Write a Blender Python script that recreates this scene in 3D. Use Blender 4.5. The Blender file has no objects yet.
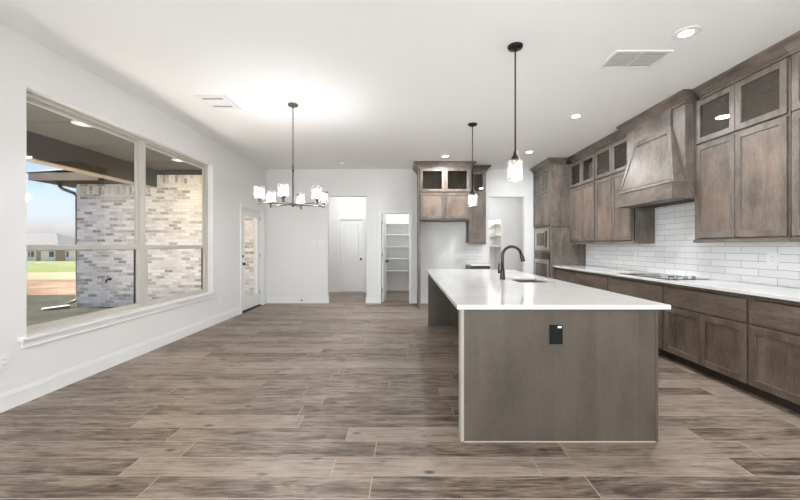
import bpy, bmesh, math, random
from mathutils import Vector, Matrix

S = bpy.context.scene
COL = S.collection
random.seed(7)
PI = math.pi

# ------------------------------------------------------------------ camera, world, sun, area lights, exposure
CAM_Z = 1.30
cd = bpy.data.cameras.new('camera')
cam = bpy.data.objects.new('camera', cd)
COL.objects.link(cam)
cam.location = (0, 0, CAM_Z)
cam.rotation_euler = (PI / 2, 0, 0)
cd.sensor_width = 36.0
cd.lens = 16.2                       # 360 px at 800 px wide
cd.shift_x = -6 / 800
cd.shift_y = -4 / 800
cd.clip_start = 0.05
cd.clip_end = 500
S.camera = cam

S.view_settings.view_transform = 'Standard'
S.view_settings.look = 'None'
S.view_settings.exposure = 1.16
S.view_settings.gamma = 1.0
S.view_settings.use_curve_mapping = False

w = bpy.data.worlds.new('world')
S.world = w
w.use_nodes = True
wn = w.node_tree
bg = wn.nodes['Background']
sky = wn.nodes.new('ShaderNodeTexSky')
sky.sky_type = 'NISHITA'
sky.sun_disc = False
sky.sun_elevation = math.radians(42)
sky.sun_rotation = math.radians(80)
sky.air_density = 1.0
sky.dust_density = 1.5
sky.ozone_density = 2.0
tint = wn.nodes.new('ShaderNodeMix'); tint.data_type = 'RGBA'; tint.blend_type = 'MULTIPLY'
tint.inputs[0].default_value = 1.0
tint.inputs[7].default_value = (1.0, 0.90, 1.04, 1.0)
wn.links.new(sky.outputs[0], tint.inputs[6])
wn.links.new(tint.outputs[2], bg.inputs['Color'])
bg.inputs['Strength'].default_value = 0.115

def lamp(name, kind, loc, rot, energy, color=(1, 1, 1), size=None, size_y=None, parent=None, **kw):
    ld = bpy.data.lights.new(name, kind)
    ld.energy = energy
    ld.color = color
    if kind == 'AREA':
        if size_y:
            ld.shape = 'RECTANGLE'; ld.size = size; ld.size_y = size_y
        else:
            ld.shape = 'DISK'; ld.size = size
    for k, v in kw.items():
        setattr(ld, k, v)
    o = bpy.data.objects.new(name, ld)
    COL.objects.link(o)
    o.location = loc
    o.rotation_euler = rot
    if parent:
        o.parent = parent
    return o

lamp('sun', 'SUN', (-20, 5, 30), (math.radians(-7), math.radians(-37), 0), 14.0, (1.0, 0.95, 0.88), angle=math.radians(0.6))
# unseen area lights added behind the camera to fill the room; no windows there
lamp('added_rear_fill', 'AREA', (0.2, -4.42, 1.65), (PI / 2, 0, 0), 74, (0.84, 0.925, 1.0), 5.6, 2.3)
lamp('added_side_fill', 'AREA', (-3.12, -1.6, 1.6), (PI / 2, 0, -PI / 2), 72, (0.83, 0.925, 1.0), 4.0, 2.1)
lamp('added_ceiling_fill', 'AREA', (0.3, -1.7, 1.2), (PI - math.radians(35), 0, 0), 42, (0.91, 0.955, 1.0), 0.5)  # upturned light added to lift the ceiling, no fixture
lamp('added_hall_fill', 'AREA', (-1.6, 9.2, 3.0), (0, 0, 0), 10, (.95, 0.97, 1), 1.0)  # unseen light added to brighten the hall
lamp('added_pantry_fill', 'AREA', (-0.1, 9.2, 3.0), (0, 0, 0), 11, (.95, 0.97, 1), 0.3)  # unseen light added to brighten the pantry
lamp('added_utility_fill', 'AREA', (2.3, 9.2, 3.0), (0, 0, 0), 8, (.95, 0.97, 1), 0.5)  # unseen light added to brighten the utility room

# ------------------------------------------------------------------ helpers
def lin(c):
    out = []
    for v in c[:3]:
        v = v / 255.0
        out.append(v / 12.92 if v <= 0.04045 else ((v + 0.055) / 1.055) ** 2.4)
    return (*out, 1.0)

def wloc(o):
    v = Vector((0, 0, 0))
    while o is not None:
        v += o.location
        o = o.parent
    return v

class MB:
    """collects shapes in world coordinates; build() links them as one mesh object"""
    def __init__(self):
        self.v = []; self.f = []; self.sm = []
    def add(self, vs, fs, smooth=False):
        n = len(self.v)
        self.v += [tuple(p) for p in vs]
        self.f += [tuple(i + n for i in f) for f in fs]
        self.sm += [smooth] * len(fs)
        return self
    def box(self, x0, x1, y0, y1, z0, z1):
        x0, x1 = min(x0, x1), max(x0, x1); y0, y1 = min(y0, y1), max(y0, y1); z0, z1 = min(z0, z1), max(z0, z1)
        vs = [(x0, y0, z0), (x1, y0, z0), (x1, y1, z0), (x0, y1, z0), (x0, y0, z1), (x1, y0, z1), (x1, y1, z1), (x0, y1, z1)]
        return self.add(vs, [(0, 3, 2, 1), (4, 5, 6, 7), (0, 1, 5, 4), (1, 2, 6, 5), (2, 3, 7, 6), (3, 0, 4, 7)])
    def hexa(self, b, t):
        return self.add(list(b) + list(t), [(0, 3, 2, 1), (4, 5, 6, 7), (0, 1, 5, 4), (1, 2, 6, 5), (2, 3, 7, 6), (3, 0, 4, 7)])
    def lathe(self, c, prof, n=24, axis='z', smooth=True):
        cx, cy, cz = c
        vs = []; fs = []
        for (r, h) in prof:
            for k in range(n):
                a = 2 * PI * k / n
                p, q = r * math.cos(a), r * math.sin(a)
                if axis == 'z': vs.append((cx + p, cy + q, cz + h))
                elif axis == 'x': vs.append((cx + h, cy + p, cz + q))
                else: vs.append((cx + q, cy + h, cz + p))
        m = len(prof)
        for i in range(m - 1):
            for k in range(n):
                k2 = (k + 1) % n
                fs.append((i * n + k, i * n + k2, (i + 1) * n + k2, (i + 1) * n + k))
        if prof[0][0] > 1e-6: fs.append(tuple(reversed(range(n))))
        if prof[-1][0] > 1e-6: fs.append(tuple((m - 1) * n + k for k in range(n)))
        return self.add(vs, fs, smooth)
    def shell(self, c, r, t, z0, z1, n=28):
        """open glass cylinder with wall thickness"""
        return self.lathe(c, [(r, z0), (r, z1), (r - t, z1), (r - t, z0 + t)], n)
    def tube(self, pts, r, n=10, closed=False):
        pts = [Vector(p) for p in pts]
        m = len(pts)
        rs = r if isinstance(r, (list, tuple)) else [r] * m
        up = None; vs = []; fs = []
        for i in range(m):
            if closed: t = pts[(i + 1) % m] - pts[(i - 1) % m]
            else: t = pts[min(i + 1, m - 1)] - pts[max(i - 1, 0)]
            t.normalize()
            if up is None:
                up = t.orthogonal().normalized()
            else:
                up = (up - t * up.dot(t)).normalized()
            s = t.cross(up)
            for k in range(n):
                a = 2 * PI * k / n
                vs.append(pts[i] + (up * math.cos(a) + s * math.sin(a)) * rs[i])
        for i in range(m if closed else m - 1):
            j = (i + 1) % m
            for k in range(n):
                k2 = (k + 1) % n
                fs.append((i * n + k, i * n + k2, j * n + k2, j * n + k))
        if not closed:
            fs.append(tuple(reversed(range(n))))
            fs.append(tuple((m - 1) * n + k for k in range(n)))
        return self.add(vs, fs, True)
    def ring(self, x, ax, outer, inner, d0, d1):
        """rectangular ring (frame) in the plane of ax ('x': u=Y, 'y': u=X); outer/inner=(u0,u1,z0,z1); depth d0..d1"""
        def P(d, u, z): return (d, u, z) if ax == 'x' else (u, d, z)
        O = [(outer[0], outer[2]), (outer[1], outer[2]), (outer[1], outer[3]), (outer[0], outer[3])]
        I = [(inner[0], inner[2]), (inner[1], inner[2]), (inner[1], inner[3]), (inner[0], inner[3])]
        vs = [P(d0, *p) for p in O] + [P(d0, *p) for p in I] + [P(d1, *p) for p in O] + [P(d1, *p) for p in I]
        fs = []
        for k in range(4):
            j = (k + 1) % 4
            fs += [(k, j, 4 + j, 4 + k), (8 + j, 8 + k, 12 + k, 12 + j), (j, k, 8 + k, 8 + j), (4 + k, 4 + j, 12 + j, 12 + k)]
        return self.add(vs, fs)
    def build(self, name, mat, parent=None, bevel=0.0, seg=2):
        me = bpy.data.meshes.new(name)
        off = wloc(parent) if parent is not None else Vector((0, 0, 0))
        me.from_pydata([tuple(Vector(p) - off) for p in self.v], [], self.f)
        me.update()
        bm = bmesh.new(); bm.from_mesh(me)
        bmesh.ops.recalc_face_normals(bm, faces=bm.faces[:])
        bm.to_mesh(me); bm.free()
        if any(self.sm):
            for p, s in zip(me.polygons, self.sm):
                p.use_smooth = s and len(p.vertices) < 8
        me.materials.append(mat)
        o = bpy.data.objects.new(name, me)
        COL.objects.link(o)
        if parent is not None: o.parent = parent
        if bevel:
            b = o.modifiers.new('edge', 'BEVEL'); b.width = bevel; b.segments = seg; b.limit_method = 'ANGLE'
        return o

def thing(name, label, cat, loc=(0, 0, 0), group=None):
    o = bpy.data.objects.new(name, None)
    COL.objects.link(o)
    o.location = loc
    o.empty_display_size = 0.1
    o['label'] = label; o['category'] = cat
    if group: o['group'] = group
    return o

def tag(o, label, cat, group=None):
    o['label'] = label; o['category'] = cat
    if group: o['group'] = group
    return o

def struct(o):
    o['kind'] = 'structure'
    return o

def copy_tree(o, parent=None):
    c = o.copy(); COL.objects.link(c)
    if parent is not None: c.parent = parent
    for ch in list(o.children):
        copy_tree(ch, c)
    return c

# ------------------------------------------------------------------ materials
class NT:
    def __init__(self, name):
        self.m = bpy.data.materials.new(name); self.m.use_nodes = True
        self.t = self.m.node_tree
        self.b = self.t.nodes['Principled BSDF']
        self.out = self.t.nodes['Material Output']
    def n(self, typ, ins=None, **props):
        nd = self.t.nodes.new('ShaderNode' + typ)
        for k, v in props.items(): setattr(nd, k, v)
        for k, v in (ins or {}).items():
            self.set(nd.inputs[k], v)
        return nd
    def set(self, sock, v):
        if hasattr(v, 'links') or isinstance(v, bpy.types.NodeSocket): self.t.links.new(v, sock)
        else: sock.default_value = v
    def math(self, op, a, b=0.0, c=0.0):
        nd = self.n('Math', {0: a, 1: b, 2: c}, operation=op)
        return nd.outputs[0]
    def vmath(self, op, a, b=(0, 0, 0)):
        return self.n('VectorMath', {0: a, 1: b}, operation=op).outputs[0]
    def xyz(self, v):
        s = self.n('SeparateXYZ', {0: v}); return s.outputs[0], s.outputs[1], s.outputs[2]
    def comb(self, x, y, z=0.0):
        return self.n('CombineXYZ', {0: x, 1: y, 2: z}).outputs[0]
    def noise(self, v, scale, detail=3.0, rough=0.55, dist=0.0):
        return self.n('TexNoise', {'Vector': v, 'Scale': scale, 'Detail': detail, 'Roughness': rough, 'Distortion': dist}).outputs[0]
    def ramp(self, f, stops):
        nd = self.n('ValToRGB', {0: f})
        e = nd.color_ramp.elements
        while len(e) < len(stops): e.new(0.5)
        for el, (p, c) in zip(e, stops):
            el.position = p; el.color = c if len(c) == 4 else lin(c)
        return nd.outputs[0]
    def mix(self, f, a, b, blend='MIX'):
        nd = self.n('Mix', data_type='RGBA', blend_type=blend)
        self.set(nd.inputs[0], f); self.set(nd.inputs[6], a); self.set(nd.inputs[7], b)
        return nd.outputs[2]
    def maprange(self, v, a, b, c=0.0, d=1.0):
        return self.n('MapRange', {0: v, 1: a, 2: b, 3: c, 4: d}).outputs[0]
    def bump(self, h, strength=0.3, dist=0.01):
        nd = self.n('Bump', {'Height': h, 'Strength': strength, 'Distance': dist})
        self.t.links.new(nd.outputs[0], self.b.inputs['Normal'])
    def base(self, c): self.set(self.b.inputs['Base Color'], c)
    def fin(self, rough=0.5, metal=0.0, spec=0.5):
        self.set(self.b.inputs['Roughness'], rough); self.set(self.b.inputs['Metallic'], metal)
        self.b.inputs['Specular IOR Level'].default_value = spec
        return self.m
    def obj(self): return self.n('TexCoord').outputs['Object']
    def rnd(self): return self.n('ObjectInfo').outputs['Random']

def plain(name, c, rough=0.5, metal=0.0, vary=0.03, scale=8.0, spec=0.5):
    k = NT(name)
    f = k.noise(k.obj(), scale)
    a = tuple(v * (1 - vary) for v in lin(c)[:3]) + (1,); b = tuple(min(1, v * (1 + vary)) for v in lin(c)[:3]) + (1,)
    k.base(k.mix(f, a, b))
    return k.fin(rough, metal, spec)

def paint(name, c, rough=0.6, bump=0.04):
    k = NT(name)
    o = k.obj()
    f = k.noise(o, 1.3)
    a = tuple(v * 0.985 for v in lin(c)[:3]) + (1,)
    k.base(k.mix(f, a, lin(c)))
    k.bump(k.noise(o, 90, 2), bump, 0.004)
    return k.fin(rough, 0, 0.3)

def emit(name, c, strength):
    k = NT(name)
    f = k.noise(k.obj(), 5.0)
    k.base(lin(c))
    k.b.inputs['Emission Color'].default_value = lin(c)
    k.set(k.b.inputs['Emission Strength'], k.maprange(f, 0, 1, strength * 0.97, strength * 1.03))
    return k.fin(0.4)

def glass(name, tint=(1, 1, 1, 1), gl=0.04, haze=0.0, fk=0.7):
    k = NT(name)
    t = k.t
    tr = k.n('BsdfTransparent', {'Color': tint})
    g = k.n('BsdfGlossy', {'Roughness': 0.02})
    fr = k.n('Fresnel', {'IOR': 1.45})
    ff = k.math('ADD', k.math('MULTIPLY', fr.outputs[0], fk), gl - 0.04 if gl > 0.04 else 0.0)
    mx = k.n('MixShader', {0: ff})
    t.links.new(tr.outputs[0], mx.inputs[1]); t.links.new(g.outputs[0], mx.inputs[2])
    last = mx.outputs[0]
    if haze:
        d = k.n('BsdfTranslucent', {'Color': (1, 1, 1, 1)})
        m2 = k.n('MixShader', {0: haze})
        t.links.new(last, m2.inputs[1]); t.links.new(d.outputs[0], m2.inputs[2]); last = m2.outputs[0]
    t.links.new(last, k.out.inputs['Surface'])
    return k.m

def wood(name, dark, mid, light, warm, axis='z', rough=0.42, warmth=0.5, bands=False):
    k = NT(name)
    r = k.rnd()
    off = k.comb(k.math('MULTIPLY', r, 37.0), k.math('MULTIPLY', r, 91.0), k.math('MULTIPLY', r, 53.0))
    v = k.vmath('ADD', k.obj(), off)
    sc = {'z': (1, 1, 0.22), 'y': (1, 0.22, 1), 'x': (0.22, 1, 1)}[axis]
    g = k.vmath('MULTIPLY', v, sc)
    big = k.noise(g, 7.0, 3, 0.55, 0.6)
    fine = k.noise(g, 70.0, 4, 0.6, 0.3)
    blot = k.noise(v, 2.6, 3, 0.6)
    f = k.math('ADD', k.math('MULTIPLY', big, 0.45), k.math('ADD', k.math('MULTIPLY', fine, 0.34), k.math('MULTIPLY', blot, 0.38)))
    c = k.ramp(f, [(0.44, dark), (0.585, mid), (0.72, light)])
    wm = k.math('MULTIPLY', k.maprange(k.noise(v, 1.9, 2), 0.45, 0.68), warmth)
    c = k.mix(wm, c, k.mix(0.5, c, lin(warm)))
    if bands:
        bx = k.xyz(k.obj())[0]
        wv = k.n('TexWhiteNoise', {'W': k.math('FLOOR', k.math('MULTIPLY', k.math('ADD', bx, k.math('MULTIPLY', k.noise(k.comb(bx, 0, 0), 3.0), 0.1)), 7.0))}, noise_dimensions='1D').outputs['Value']
        c = k.mix(k.math('MULTIPLY', wv, 0.22), c, lin(light))
        c = k.mix(k.maprange(wv, 0.8, 0.2, 0.0, 0.15), c, lin(tuple(x * 0.8 for x in dark)))
    vo = k.n('TexVoronoi', {'Vector': k.vmath('MULTIPLY', v, tuple(1 if s == 1 else 0.6 for s in sc)), 'Scale': 3.2})
    kn = k.maprange(vo.outputs['Distance'], 0.02, 0.085, 1.0, 0.0)
    kn = k.math('MULTIPLY', kn, 0.55)
    c = k.mix(kn, c, lin(tuple(x * 0.55 for x in dark)))
    k.base(c)
    k.bump(fine, 0.06, 0.002)
    return k.fin(rough, 0, 0.4)

M = {}
M['wall'] = paint('wall_paint', (233, 231, 228))
M['ceiling'] = paint('ceiling_paint', (245, 244, 242), 0.7)
M['trim'] = paint('trim_paint', (236, 235, 232), 0.35, 0.01)
M['vinyl'] = plain('window_vinyl', (194, 188, 179), 0.4)
M['glass'] = glass('window_glass', (0.98, 0.985, 0.985, 1), fk=0.12)
M['cab_glass'] = glass('cabinet_glass', (0.84, 0.81, 0.76, 1), 0.05)
M['shade_glass'] = glass('shade_glass', (0.99, 0.99, 0.99, 1), 0.08, 0.04)
M['clear_glass'] = glass('clear_glass', (0.985, 0.985, 0.985, 1), 0.10, 0.025)
WD = dict(dark=(74, 66, 59), mid=(104, 95, 87), light=(128, 118, 108), warm=(134, 113, 97))
M['wood'] = wood('stained_alder', **WD)
M['wood_panel'] = wood('stained_alder_panel', (84, 74, 66), (112, 99, 89), (134, 119, 106), (148, 121, 102), warmth=0.6)
M['wood_h'] = wood('stained_alder_crosswise', axis='y', **WD)
M['wood_x'] = wood('stained_alder_lengthwise', axis='x', **WD)
M['wood_low'] = wood('shaded_alder_base', (66, 55, 47), (94, 80, 69), (114, 99, 86), (120, 98, 81), warmth=0.3)  # same stain, darkened for the shade under the counter overhang
M['wood_low_h'] = wood('shaded_alder_drawer', (66, 55, 47), (94, 80, 69), (114, 99, 86), (120, 98, 81), axis='y', warmth=0.3)  # drawer version, counter shade put into the colour
M['island'] = wood('island_veneer', (76, 68, 60), (87, 78, 69), (95, 86, 76), (93, 82, 70), rough=0.38, warmth=0.2, bands=True)
M['lit_edge'] = plain('lit_edge_trim', (164, 155, 145), 0.4)  # pale tone carries window light on the island's edge
M['caulk'] = plain('caulk', (190, 180, 168), 0.6)
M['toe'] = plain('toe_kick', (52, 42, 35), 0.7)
M['inside'] = plain('cabinet_inside', (112, 101, 90), 0.6)
M['steel'] = plain('brushed_steel', (178, 168, 156), 0.28, 1.0)
M['steel_dark'] = plain('dark_steel', (150, 146, 140), 0.3, 1.0)  # darker steel for hinges, knobs, burner rings and drain
M['black_glass'] = plain('black_glass', (14, 13, 13), 0.05)
M['oven_glass'] = plain('oven_glass', (62, 48, 36), 0.08)
M['bronze'] = plain('oiled_bronze', (44, 38, 34), 0.4, 0.7)
M['faucet'] = plain('slate_faucet', (62, 59, 56), 0.3, 0.9)
M['pewter'] = plain('brushed_pewter', (95, 89, 84), 0.35, 0.9)
M['black'] = plain('black_plastic', (8, 8, 8), 0.55, 0, 0.03, 8, 0.25)
M['slot'] = plain('slot_dark', (40, 38, 36), 0.6)
M['plate'] = plain('white_plastic', (236, 235, 232), 0.3)
M['vent_shadow'] = plain('vent_duct', (104, 102, 99), 0.9)
M['grille_back'] = plain('grille_backing', (212, 210, 207), 0.9)
M['bulb'] = emit('lit_bulb', (250, 251, 255), 112)
M['pendant_bulb'] = emit('lit_pendant_bulb', (255, 252, 247), 80)
M['led'] = emit('led_lens', (255, 250, 240), 14)
M['porch_led'] = emit('porch_lens', (255, 246, 228), 1.2)

def quartz():
    k = NT('white_quartz'); o = k.obj()
    f = k.noise(o, 2.2, 5, 0.6, 0.8)
    sp = k.noise(o, 240, 2)
    c = k.mix(k.maprange(f, 0.3, 0.7), lin((214, 211, 207)), lin((224, 222, 218)))
    c = k.mix(k.maprange(sp, 0.66, 0.74, 0, 0.25), c, lin((205, 200, 195)))
    k.base(c); return k.fin(0.09, 0, 0.5)
M['quartz'] = quartz()

def floor_mat():
    k = NT('wood_look_plank_tile'); o = k.obj()
    X, Y, Z = k.xyz(o)
    W, L, G = 0.1815, 1.2, 0.0016
    yy = k.math('DIVIDE', k.math('ADD', Y, -2.398 + 20 * 0.1815), W)
    r = k.math('FLOOR', yy)
    fv = k.math('MULTIPLY', k.math('FRACT', yy), W)
    wr = k.n('TexWhiteNoise', {'W': r}, noise_dimensions='1D').outputs['Value']
    u = k.math('DIVIDE', k.math('ADD', k.math('ADD', X, 40.0), k.math('MULTIPLY', wr, L)), L)
    c = k.math('FLOOR', u)
    fu = k.math('MULTIPLY', k.math('FRACT', u), L)
    d = k.math('MINIMUM', k.math('MINIMUM', fu, k.math('SUBTRACT', L, fu)), k.math('MINIMUM', fv, k.math('SUBTRACT', W, fv)))
    gr = k.maprange(d, G, G + 0.0012, 1.0, 0.0)
    wn_ = k.n('TexWhiteNoise', {'Vector': k.comb(c, r, 3.0)}, noise_dimensions='3D')
    rv = wn_.outputs['Value']; rc = wn_.outputs['Color']
    off = k.vmath('MULTIPLY', rc, (60.0, 60.0, 60.0))
    v = k.vmath('ADD', o, off)
    g1 = k.noise(k.vmath('MULTIPLY', v, (1.1, 15.0, 1)), 2.4, 6, 0.66, 0.8)
    g2 = k.noise(k.vmath('MULTIPLY', v, (2.2, 40.0, 1)), 4.0, 4, 0.65, 0.4)
    pt = k.noise(k.vmath('MULTIPLY', v, (1.6, 5.0, 1)), 2.0, 4, 0.65, 0.8)
    f = k.math('ADD', k.math('ADD', k.math('MULTIPLY', g1, 0.46), k.math('MULTIPLY', g2, 0.40)), k.math('MULTIPLY', k.math('SUBTRACT', pt, 0.5), 0.40))
    f = k.math('ADD', f, k.math('MULTIPLY', k.math('SUBTRACT', rv, 0.5), 0.15))
    col = k.ramp(f, [(0.27, (62, 50, 41)), (0.365, (108, 92, 78)), (0.45, (139, 122, 107)), (0.62, (166, 150, 135))])
    vo = k.n('TexVoronoi', {'Vector': k.vmath('MULTIPLY', v, (1.0, 1.9, 1)), 'Scale': 3.4})
    kn = k.maprange(vo.outputs['Distance'], 0.05, 0.15, 0.9, 0.0)
    col = k.mix(kn, col, lin((58, 45, 36)))
    col = k.mix(gr, col, lin((172, 160, 148)))
    k.base(col)
    h = k.math('SUBTRACT', k.math('MULTIPLY', g2, 0.25), k.math('MULTIPLY', gr, 1.0))
    k.bump(h, 0.25, 0.002)
    k.set(k.b.inputs['Roughness'], k.maprange(g1, 0.3, 0.7, 0.48, 0.38))
    k.b.inputs['Specular IOR Level'].default_value = 0.55
    return k.m
M['floor'] = floor_mat()

def tile_mat(name, plane):
    k = NT(name); X, Y, Z = k.xyz(k.obj())
    U = Y if plane == 'x' else X
    br = k.n('TexBrick', {'Vector': k.comb(k.math('ADD', U, 19.891), k.math('SUBTRACT', Z, 0.914), 0), 'Scale': 1.0, 'Mortar Size': 0.0024, 'Mortar Smooth': 0.1,
                          'Brick Width': 0.38, 'Row Height': 0.0765, 'Color1': lin((240, 239, 237)), 'Color2': lin((228, 227, 225)), 'Mortar': lin((160, 157, 154))}, offset=0.5)
    k.base(br.outputs[0])
    wob = k.noise(k.comb(U, Z, 0), 9.0, 2)
    h = k.math('SUBTRACT', k.math('MULTIPLY', wob, 0.5), br.outputs['Fac'])
    k.bump(h, 0.22, 0.003)
    return k.fin(0.12, 0, 0.5)
M['tile_x'] = tile_mat('subway_tile_side', 'x')
M['tile_y'] = tile_mat('subway_tile_end', 'y')

def brick_mat(name, soldier=False, plane='y'):
    k = NT(name); X, Y, Z = k.xyz(k.obj())
    U = X if plane == 'y' else Y
    vec = k.comb(Z, U, 0) if soldier else k.comb(U, Z, 0)
    vec = k.vmath('ADD', vec, (30.0, 30.0, 0))
    br = k.n('TexBrick', {'Vector': vec, 'Scale': 1.0, 'Mortar Size': 0.008, 'Mortar Smooth': 0.2,
                          'Brick Width': 0.20, 'Row Height': 0.072, 'Color1': (0, 0, 0, 1), 'Color2': (1, 1, 1, 1), 'Mortar': (0, 0, 0, 1), 'Bias': 0.0}, offset=0.5)
    rv = k.n('SeparateColor', {0: br.outputs[0]}).outputs[0]
    blot = k.noise(vec, 22.0, 4, 0.65)
    f = k.math('ADD', k.math('MULTIPLY', rv, 0.60), k.math('MULTIPLY', blot, 0.55))
    c = k.ramp(f, [(0.20, (140, 128, 116)), (0.38, (204, 195, 184)), (0.55, (232, 228, 222)), (0.80, (249, 248, 246))])
    c = k.mix(br.outputs['Fac'], c, lin((232, 229, 224)))
    k.base(c)
    k.bump(k.math('SUBTRACT', k.math('MULTIPLY', blot, 0.4), br.outputs['Fac']), 0.5, 0.008)
    return k.fin(0.85, 0, 0.2)
M['brick'] = brick_mat('whitewashed_brick')
M['brick_side'] = brick_mat('whitewashed_brick_side', False, 'x')
M['brick_soldier'] = brick_mat('whitewashed_soldier_brick', True)

def ground_mat(name, a, b, c, s1, s2):
    k = NT(name); o = k.obj()
    f = k.math('ADD', k.math('MULTIPLY', k.noise(o, s1, 5, 0.6), 0.6), k.math('MULTIPLY', k.noise(o, s2, 4, 0.7), 0.4))
    k.base(k.ramp(f, [(0.36, a), (0.5, b), (0.64, c)]))
    k.bump(k.noise(o, s2, 4), 0.6, 0.03)
    return k.fin(0.95, 0, 0.1)
M['lawn'] = ground_mat('shaded_lawn_grass', (26, 28, 20), (36, 37, 28), (48, 48, 37), 1.4, 26)  # grass colour darkened to stand in for shade on the lawn
M['dirt'] = ground_mat('bare_dirt', (62, 48, 37), (86, 69, 55), (116, 98, 80), 0.5, 5)
M['sand'] = ground_mat('pale_dirt', (84, 81, 58), (98, 93, 72), (112, 106, 88), 0.3, 3)
M['field'] = ground_mat('green_field', (62, 71, 38), (76, 84, 48), (94, 97, 64), 0.12, 1.5)
M['concrete'] = plain('patio_concrete', (212, 208, 202), 0.85, 0, 0.08, 3)
M['splash'] = plain('splash_concrete', (120, 120, 120), 0.9)
M['porch_board'] = plain('porch_ceiling_board', (88, 83, 75), 0.7, 0, 0.08, 2)
M['beam'] = plain('porch_beam_paint', (54, 47, 38), 0.7, 0, 0.06, 3)
M['fascia'] = plain('fascia_paint', (186, 170, 146), 0.6, 0, 0.04)
M['gutter'] = plain('gutter_metal', (108, 98, 88), 0.5, 0.2)
M['shingle'] = plain('roof_shingle', (66, 66, 68), 0.9, 0, 0.12, 1.2)
M['cream'] = plain('house_cream', (250, 242, 220), 0.8, 0, 0.04, 0.5)
M['tan'] = plain('house_tan_brick', (168, 140, 112), 0.85, 0, 0.1, 1.0)
M['far_glass'] = plain('house_window', (70, 72, 74), 0.2)

# ------------------------------------------------------------------ room shell
H = 3.048
LX, RX, BY, FY = -3.17, 3.60, 8.18, -4.5      # left wall, right wall, back wall, rear wall

def wall(name, ax, d0, d1, u0, u1, z0, z1, holes, mat=None):
    m = MB()
    us = sorted({u0, u1} | {h[0] for h in holes} | {h[1] for h in holes})
    for a, b in zip(us, us[1:]):
        cuts = sorted((h[2], h[3]) for h in holes if h[0] <= a + 1e-6 and h[1] >= b - 1e-6)
        z = z0
        for (c0, c1) in cuts + [(z1, z1)]:
            if c0 > z + 1e-6:
                m.box(d0, d1, a, b, z, c0) if ax == 'x' else m.box(a, b, d0, d1, z, c0)
            z = max(z, c1)
    return struct(m.build(name, mat or M['wall']))

struct(MB().box(LX - .15, RX + .15, FY - .15, 11.0, -0.12, 0).build('floor', M['floor']))
struct(MB().box(LX - .15, RX + .15, FY - .15, 11.0, H, H + .25).build('ceiling', M['ceiling']))
WIN = (3.007, 5.913, 0.545, 2.63)
DR = (6.93, 7.90, 0.0, 2.065)
wall('wall_left', 'x', LX - .15, LX, FY, 11.0, 0, H, [(WIN[0], WIN[1], .53, WIN[3]), DR])
wall('wall_right', 'x', RX, RX + .15, FY, 11.0, 0, H, [])
HALL = (-1.78, -0.90, 0, 2.436); PAN = (-.568, .068, 0, 2.036); UT = (1.886, 2.69, 0, 2.42)
wall('wall_back', 'y', BY, BY + .12, LX, RX, 0, H, [HALL, PAN, UT])
wall('wall_rear', 'y', FY - .15, FY, LX, RX, 0, H, [])
# rooms beyond the back wall
wall('wall_hall_back', 'y', 10.17, 10.29, LX, -.80, 0, H, [(-1.86, -1.21, 0, 2.04)])
wall('wall_hall_side', 'x', -.80, -.70, BY + .12, 10.7, 0, H, [])
wall('wall_pantry_back', 'y', 10.50, 10.62, -.70, .62, 0, H, [])
wall('wall_pantry_side', 'x', .62, .72, BY + .12, 10.7, 0, H, [])
wall('wall_utility_side', 'x', 1.42, 1.52, BY + .12, 11.0, 0, H, [])
wall('wall_utility_back', 'y', 10.20, 10.30, 1.52, RX, 0, H, [(2.05, 2.70, 0, 2.04)])
wall('wall_closet_back', 'y', 10.9, 11.0, 1.52, RX, 0, H, [])

def baseboard(name, segs):
    """segs: (axis, wall plane d, outward sign, u0, u1)"""
    m = MB()
    for ax, d, s, u0, u1 in segs:
        for t, z0, z1 in ((.015, 0, .115), (.010, .115, .135), (.006, .135, .145)):
            m.box(d, d + s * t, u0, u1, z0, z1) if ax == 'x' else m.box(u0, u1, d, d + s * t, z0, z1)
    return struct(m.build(name, M['trim']))
baseboard('baseboard_left', [('x', LX, 1, FY, 6.865), ('x', LX, 1, 7.965, BY)])
baseboard('baseboard_back', [('y', BY, -1, LX + .015, -1.78), ('y', BY, -1, -.90, -.645), ('x', -1.78, 1, BY - .015, BY + .12), ('x', -.90, -1, BY - .015, BY + .12),
                             ('y', BY, -1, .145, .245), ('y', BY, -1, .31, 1.35), ('y', BY, -1, 2.69, 2.87)])
baseboard('baseboard_hall', [('y', 10.17, -1, LX, -1.925), ('y', 10.17, -1, -1.145, -.80)])
baseboard('baseboard_pantry', [('y', 10.50, -1, -.70, .62)])
baseboard('baseboard_utility', [('y', 10.20, -1, 1.52, 1.985), ('y', 10.20, -1, 2.765, RX)])

def casing(name, ax, d, s, u0, u1, z1, wd=.068, t=.018):
    m = MB()
    for a, b, c, e in ((u0 - wd, u0, 0, z1 + wd), (u1, u1 + wd, 0, z1 + wd), (u0, u1, z1, z1 + wd)):
        m.box(d, d + s * t, a, b, c, e) if ax == 'x' else m.box(a, b, d, d + s * t, c, e)
        aa, bb, cc, ee = a + .003, b - .003, c, e - .003
        if b <= u0 + 1e-6: bb = a + .02
        elif a >= u1 - 1e-6: aa = b - .02
        else: aa, bb, cc = a, b, e - .02
        m.box(d + s * t, d + s * (t + .006), aa, bb, cc, ee) if ax == 'x' else m.box(aa, bb, d + s * t, d + s * (t + .006), cc, ee)
    return m

# window stool and apron
m = MB(); m.box(LX - .10, LX + .045, WIN[0] - .07, WIN[1] + .07, .515, .545)
struct(m.build('trim_1', M['trim'], bevel=.006))
m = MB(); m.box(LX, LX + .02, WIN[0] - .05, WIN[1] + .05, .455, .515); m.box(LX + .02, LX + .028, WIN[0] - .047, WIN[1] + .047, .497, .514); m.box(LX + .02, LX + .026, WIN[0] - .047, WIN[1] + .047, .456, .468)
struct(m.build('trim_2', M['trim'], bevel=.003))

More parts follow.
